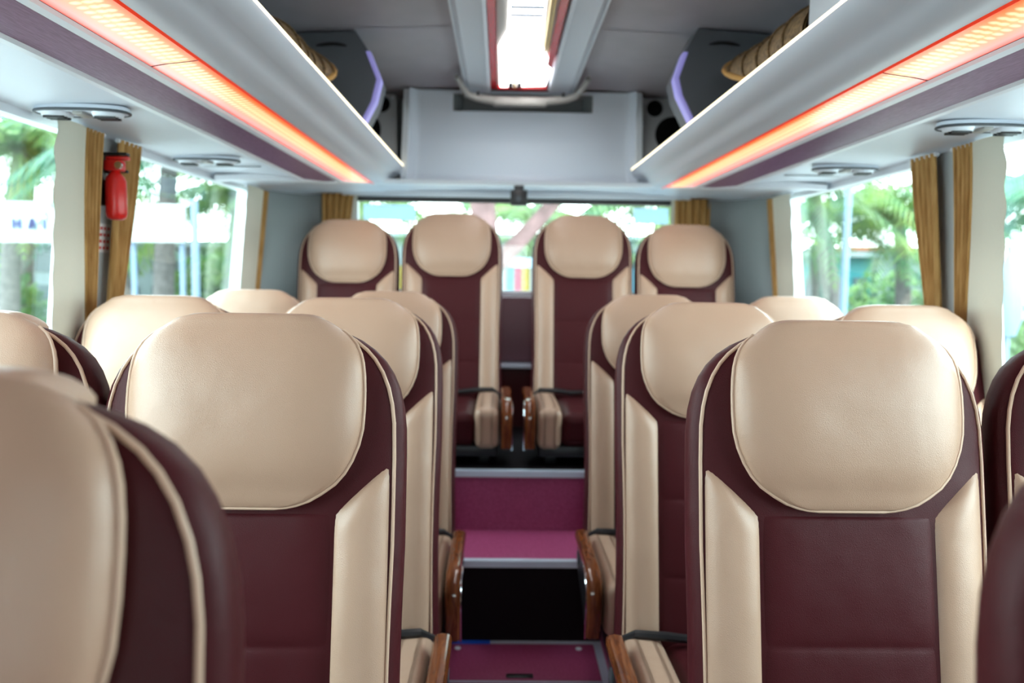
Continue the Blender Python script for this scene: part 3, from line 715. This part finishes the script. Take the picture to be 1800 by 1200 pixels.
    for i, (y, z) in enumerate(prof):
        a = Vector(prof[max(0, i-1)]); b = Vector(prof[min(len(prof)-1, i+1)]); tt = (b-a).normalized(); nn = Vector((tt.y, -tt.x))
        if nn.y < 0 and i < 4: nn = -nn
        nn = Vector((-abs(nn.x), abs(nn.y))) if i >= 3 else Vector((0, 1))
        for sx, o in ((-1, -.012), (-1, .004), (-.72, .012), (0, .015), (.72, .012), (1, .004), (1, -.012)):
            v.append((ax+sx*hw_, y+nn.x*o, za+z+nn.y*o))
    m_ = 7
    f.add(v, [(i*m_+j, i*m_+(j+1) % m_, (i+1)*m_+(j+1) % m_, (i+1)*m_+j) for i in range(len(prof)-1) for j in range(m_)]+[tuple(range(m_)), tuple(range((len(prof)-1)*m_, len(prof)*m_))])
    f.build('wood_cap', M['wood'], arm, local=True)
    f = MB(); f.tube([(ax+side*.0235, y+.004, za+z-.006) for y, z in prof[2:]], .003, 6); f.build('chrome_edge', M['chrome'], arm, local=True)
    f = MB(); f.tube([(ax-side*.03, .06, za-.06), (ax+side*.018, .06, za-.06)], .022, 14); f.build('pivot', M['darkgrey'], arm, local=True)
    return t

protoA = seat(1, .16, ''); protoB = seat(-1, .16, ''); protoC = seat(1, .089, ''); protoD = seat(-1, .089, ''); protoE = seat(-1, .052, ''); protoF = seat(1, .052, '')
used = set()
def place(pr, x, zrow, floor, label, group, rz=0):
    o = pr if pr.name not in used else copy_tree(pr)
    used.add(pr.name)
    o.location = (x, zrow+.015-.335+.04, floor); o['label'] = label; o['group'] = group
    return o
G = 'maroon and beige coach seats'
base = 'maroon and beige coach seat '
place(protoA, -.502, .45, .12, base+'cropped at the lower left corner, nearest of all', G)
place(protoB, .495, .42, .12, base+'cropped to a maroon shoulder, lower right corner', G)
for (zl, zr), nm in (((1.155, 1.165), 'first full row'), ((1.95, 1.95), 'second full row'), ((2.70, 2.72), 'third full row')):
    place(protoA, -.468, zl, .12, base+'left of the aisle in the %s' % nm, G)
    place(protoB, .467, zr, .12, base+'right of the aisle in the %s' % nm, G)
    place(protoA, -.958 if zl > 1.5 else -.942, zl, .12, base+'beside the left windows in the %s' % nm, G)
    place(protoB, .972 if zr > 1.5 else .962, zr, .12, base+'beside the right windows in the %s' % nm, G)
place(protoC, -.31, 3.65, .54, base+'left of centre in the raised back row', G)
place(protoD, .31, 3.65, .54, base+'right of centre in the raised back row', G)
for o_, pr, x, lab in ((0, protoE, -.80, 'at the far left end of the raised back row'), (0, protoF, .80, 'at the far right end of the raised back row')):
    s_ = place(pr, x, 3.65, .54, base+lab, G); s_.location.z = .54
# window seats in row are single armed; lower the back-row outer pair slightly by a thinner base
# ------------------------------------------------------------------ outdoors
GZ = -.9
f = MB(); f.box(-60, 60, -40, 70, GZ-.2, GZ); f.build('ground', M['concrete'], smooth=False, **st)
f = MB(); f.box(9, 40, 16, 45, GZ, GZ+.05); f.box(-40, -8, 14, 45, GZ, GZ+.05); f.box(-6, 6, 11, 13, GZ, GZ+.05); f.build('grass_verge', M['grass'], smooth=False, **st)
def palm_mesh(hgt, lean, nf, fl, seed, droop=1.0):
    r = random.Random(seed)
    tr = MB(); pts = []; rs = []
    for i in range(14):
        k = i/13; pts.append((lean*k*k, lean*.3*k*k, hgt*k)); rs.append(lerp(.20, .12, k)*(1.25 if i == 0 else 1)*(1+.05*(i % 2)))
    tr.tube(pts, rs, 12)
    top = Vector(pts[-1]); cr_ = MB()
    for j in range(nf):
        az = 2*math.pi*j/nf*1.0+r.uniform(-.25, .25); el = r.uniform(-.2, 1.15); ln = fl*r.uniform(.8, 1.1)
        dirv = Vector((math.cos(az), math.sin(az), 0)); side_ = Vector((-math.sin(az), math.cos(az), 0)); rib = []
        for i in range(16):
            k = i/15; out = ln*(math.sin(el)*0+math.cos(el)*k+.15*k*k); zz = ln*(math.sin(el)*k-droop*(.55+.35*math.cos(el))*k*k)
            rib.append(top+dirv*out+Vector((0, 0, zz)))
        cr_.tube(rib, [lerp(.03, .006, i/15) for i in range(16)], 5)
        for i in range(1, 16):
            for h_ in (0, .5):
                k = (i-h_)/15; p = rib[i] if h_ == 0 else (rib[i]+rib[i-1])/2
                tg = (rib[i]-rib[i-1]).normalized(); ll = ln*.26*math.sin(math.pi*min(1, k*.9+.12))**.6
                for sg in (-1, 1):
                    dd_ = (side_*sg*.85+tg*.55+Vector((0, 0, -.45-.3*r.random()))).normalized(); wd = tg*.022*ln/2
                    mid = p+dd_*ll*.5; tip = p+dd_*ll+Vector((0, 0, -.10*ll))
                    cr_.add([p-wd, p+wd, mid+wd, tip, mid-wd], [(0, 1, 2, 4), (4, 2, 3)])
    return tr, cr_
def palm(x, y, hgt, lean, nf, fl, seed, label, leaf='palm', tm='trunk', rz=0):
    t = thing('palm_tree', label, 'palm tree', (x, y, GZ), 'palm trees outside the bus'); a, b = palm_mesh(hgt, lean, nf, fl, seed)
    a.build('trunk', M[tm], t, local=True); b.build('crown', M[leaf], t, local=True, smooth=False); t.rotation_euler.z = rz; return t
palm(6.3, 14.5, 4.0, .6, 18, 2.6, 1, 'tall palm with drooping fronds seen through the rear part of the right side', 'palm', rz=2.5)
palm(6.9, 17.5, 3.6, .3, 16, 2.4, 2, 'blue green palm farther off behind the drooping palm on the right', 'palm2')
palm(8.6, 16.5, 3.5, -.3, 18, 2.8, 3, 'yellow green palm with wide fronds beside the right window pillar', 'palm')
palm(11.5, 15.5, 3.7, -.2, 18, 2.6, 4, 'palm at the far right edge behind the lined curtain', 'palm2')
palm(14.5, 21.0, 4.6, -.2, 18, 3.0, 14, 'palm standing far off at the right edge by the lawn', 'palm2')
palm(-9.0, 14.2, 4.3, .3, 20, 2.6, 5, 'yellow green palm above the white banner at the far left', 'palm')
palm(-11.0, 18.0, 5.2, .3, 20, 3.0, 15, 'blue green palm behind the banner at the far left', 'palm2')
palm(-5.7, 13.0, 4.4, .2, 20, 2.5, 6, 'large palm with thick trunk behind the left window', 'palm2')
palm(-5.6, 16.0, 3.8, .2, 22, 2.8, 7, 'dense green palm with hanging fronds at the end of the left window', 'palm')
palm(-8.2, 17.0, 5.0, .2, 20, 3.0, 17, 'pale green palm behind the left pillar', 'palm')
palm(-2.8, 14.0, 3.8, .3, 18, 2.6, 8, 'green palm outside the left half of the rear window', 'palm')
palm(2.3, 12.5, 3.6, .3, 18, 2.4, 9, 'green palm outside the right half of the rear window', 'palm')
palm(.3, 16.0, 3.4, .3, 18, 2.4, 10, 'palm seen through the rear window between the middle seats', 'palm')
# pinkish tree by the rear window
t = thing('shade_tree', 'pinkish barked tree close behind the rear window', 'tree', (-.3, 9.0, GZ))
f = MB(); f.tube([(-.35, 9, GZ), (-.30, 9, .6), (-.22, 9, 1.4), (-.30, 9, 2.2), (-.5, 9, 3.6)], [.20, .16, .14, .15, .12], 12); f.tube([(-.25, 9, 1.3), (.3, 9.1, 1.9), (.9, 9.2, 2.6), (1.3, 9.3, 3.6)], [.11, .09, .07, .05], 10); f.build('trunk', M['pinktrunk'], t)
f = MB(); r = random.Random(5)
for i in range(1400):
    a = Vector((r.gauss(0, 1), r.gauss(0, 1), r.gauss(0, 1))).normalized()*r.uniform(.6, 1); p = Vector((.1, 9, 3.7))+Vector((a.x*2.4, a.y*1.6, a.z*1.1)); d1 = Vector((r.uniform(-1, 1), r.uniform(-1, 1), r.uniform(-1, 1))).normalized()*.16; d2 = d1.orthogonal().normalized()*.09
    f.add([p-d1, p+d2, p+d1, p-d2], [(0, 1, 2, 3)])
f.build('crown', M['leaf'], t, smooth=False)
def bush(x, y, rx, h, seed, label):
    r = random.Random(seed); f = MB()
    for i in range(1100):
        a = Vector((r.gauss(0, 1), r.gauss(0, 1), abs(r.gauss(0, 1)))).normalized()*r.uniform(.7, 1.02); p = Vector((x+a.x*rx, y+a.y*rx*.7, GZ+.05+a.z*h)); d1 = Vector((r.uniform(-1, 1), r.uniform(-1, 1), r.uniform(-1, 1))).normalized()*.15; d2 = d1.orthogonal().normalized()*.08
        f.add([p-d1, p+d2, p+d1, p-d2], [(0, 1, 2, 3)])
    f.build('bush', M['leaf'], smooth=False, label=label, category='bush')
bush(-3.4, 12, 1.2, 2.3, 21, 'leafy bush low behind the left part of the rear window')
bush(1.4, 11.5, 1.1, 2.4, 22, 'leafy bush low behind the right part of the rear window')
bush(-6.8, 19, 2.0, 2.6, 23, 'leafy bush beyond the end of the left window')
bush(10.5, 21, 2.0, 2.4, 24, 'leafy bush beyond the right window near the pillar')
bush(12.0, 20, 1.6, 2.0, 25, 'leafy bush near the red scooter on the right')
bush(15.5, 24, 2.2, 2.6, 26, 'leafy bush at the far right edge by the lawn')
bush(-11.5, 17, 2.2, 2.3, 27, 'leafy bush below the sign board with blue letters')
# striped fence behind the rear window
t = thing('painted_fence', 'low fence of yellow, white, red and blue boards behind the bus', 'fence', (0, 10, GZ))
for i in range(60):
    x = -3+i*.1; f = MB(); f.box(x, x+.09, 10, 10.04, GZ, 1.42); f.build('board', M[['f_y', 'f_w', 'f_r', 'f_c', 'f_y', 'f_w', 'f_c', 'f_r'][i % 8]], t, smooth=False)
f = MB(); f.box(-3.1, 3.1, 10.05, 10.09, .2, .3); f.build('rail', M['f_w'], t, smooth=False)
f = MB(); f.box(.0, .50, 10.5, 10.55, 1.42, 1.55); f.box(.05, .1, 10.52, 10.56, GZ, 1.42); f.box(.40, .45, 10.52, 10.56, GZ, 1.42); f.build('notice_board', M['sticker'], smooth=False, label='pale blue notice board on two posts behind the painted fence', category='sign')
# white banner with blue letters at left
def letter(mb, ch, x, y, z, hgt, th, dirx):
    S = {'H': [((0, 0), (0, 1)), ((.6, 0), (.6, 1)), ((0, .5), (.6, .5))], 'A': [((0, 0), (.32, 1)), ((.64, 0), (.32, 1)), ((.14, .35), (.5, .35))], 'I': [((.1, 0), (.1, 1))]}[ch]
    for (a, b), (c, d) in S:
        p = Vector((x, y, z))+dirx*a*hgt+Vector((0, 0, b*hgt)); q = Vector((x, y, z))+dirx*c*hgt+Vector((0, 0, d*hgt))
        u = (q-p).normalized(); nn = Vector((-dirx.y, dirx.x, 0)); sd_ = u.cross(nn).normalized()*th/2
        mb.add([p-sd_, p+sd_, q+sd_, q-sd_, p-sd_-nn*.02, p+sd_-nn*.02, q+sd_-nn*.02, q-sd_-nn*.02], [(0, 1, 2, 3), (4, 5, 6, 7), (0, 1, 5, 4), (2, 3, 7, 6), (0, 3, 7, 4), (1, 2, 6, 5)])
t = thing('street_banner', 'wide white sign board with blue letters HAI at the far left', 'sign', (-7.8, 12, GZ))
f = MB(); f.box(-8.6, -5.75, 11.5, 11.6, 1.70, 2.28); f.build('board', M['banner'], t, smooth=False)
f = MB()
for ch, x in (('H', -7.15), ('A', -6.93), ('I', -6.72)): letter(f, ch, x, 11.49, 1.885, .155, .05, Vector((1, 0, 0)))
f.build('lettering', M['bluelet'], t, smooth=False)
for x in (-8.5, -5.85):
    f = MB(); f.tube([(x, 11.62, GZ), (x, 11.62, 2.3)], .04, 10); f.build('post', M['pole'], t)
t = thing('street_banner', 'blank white sign board behind the left window, right of the pillar', 'sign', (-5.2, 12, GZ))
f = MB(); f.box(-5.55, -4.62, 11.3, 11.4, 1.72, 2.26); f.build('board', M['banner'], t, smooth=False)
for x in (-5.4, -4.7):
    f = MB(); f.tube([(x, 11.42, GZ), (x, 11.42, 2.2)], .04, 10); f.build('post', M['pole'], t)
def building(x0, x1, y, h, m1, label, nx, nz, roof=None):
    t = thing('building', label, 'building', ((x0+x1)/2, y+2, GZ))
    f = MB(); f.box(x0, x1, y, y+4, GZ, h); f.build('wall', M[m1], t, smooth=False)
    for i in range(nx):
        for j in range(nz):
            xa = lerp(x0, x1, (i+.18)/nx); xb = lerp(x0, x1, (i+.82)/nx); za = lerp(GZ+.4, h, (j+.15)/nz); zb = lerp(GZ+.4, h, (j+.75)/nz)
            f = MB(); f.box(xa, xb, y-.05, y, za, zb); f.build('window', M['bwin'], t, smooth=False)
    f = MB(); f.box(x0-.3, x1+.3, y-.5, y+4.2, h, h+.15); f.build('roof', M[roof or m1], t, smooth=False)
building(-15, -6.2, 20, 1.9, 'bwall', 'low white building with dark windows far behind the left windows', 9, 3)
building(8.0, 11.4, 24, 2.0, 'teal', 'low teal building far behind the right window', 5, 1, 'bwall')
building(12.2, 15.5, 27, 2.3, 'bwall', 'small white house with orange roof far behind the right window', 3, 1, 'orange')
building(-5, 5, 28, 2.6, 'bwall', 'pale building far behind the rear window', 8, 2)
f = MB(); f.tube([(5.25, 12, GZ), (5.25, 12, 4.5)], [.06, .05], 10); f.build('street_lamp_post', M['pole'], label='slim pale blue post rising outside the right window', category='post')
f = MB(); f.tube([(-4.35, 11, GZ), (-4.35, 11, 2.3)], [.06, .05], 10); f.build('street_lamp_post', M['pole'], label='slim pale blue post beside the blank sign outside the left window', category='post')
t = thing('parasol', 'pale closed parasol on a stand at the far right outside', 'parasol', (7.2, 11.0, GZ))
f = MB(); f.tube([(7.2, 11, GZ), (7.2, 11, 1.0)], .03, 8); f.build('pole', M['pole'], t)
f = MB(); f.tube([(7.2, 11, z) for z in (.55, .8, 1.2, 1.6, 1.85)], [.10, .17, .18, .12, .03], 12); f.build('canopy', M['pole'], t)
# scooter at right
t = thing('scooter', 'small red parked scooter outside the right window', 'scooter', (9.7, 18.5, GZ))
f = MB(); f.rbox(9.3, 10.1, 18.35, 18.65, GZ+.35, GZ+.85, .12, 3); f.rbox(9.25, 9.45, 18.35, 18.65, GZ+.5, GZ+1.45, .08, 3); f.build('body', M['bikered'], t)
f = MB(); f.rbox(9.6, 10.25, 18.36, 18.64, GZ+.85, GZ+.98, .05, 3); f.build('saddle', M['black'], t)
for x in (9.2, 10.2):
    f = MB(); f.tube([(x, 18.45, GZ+.27), (x, 18.55, GZ+.27)], .26, 20); f.build('wheel', M['black'], t)
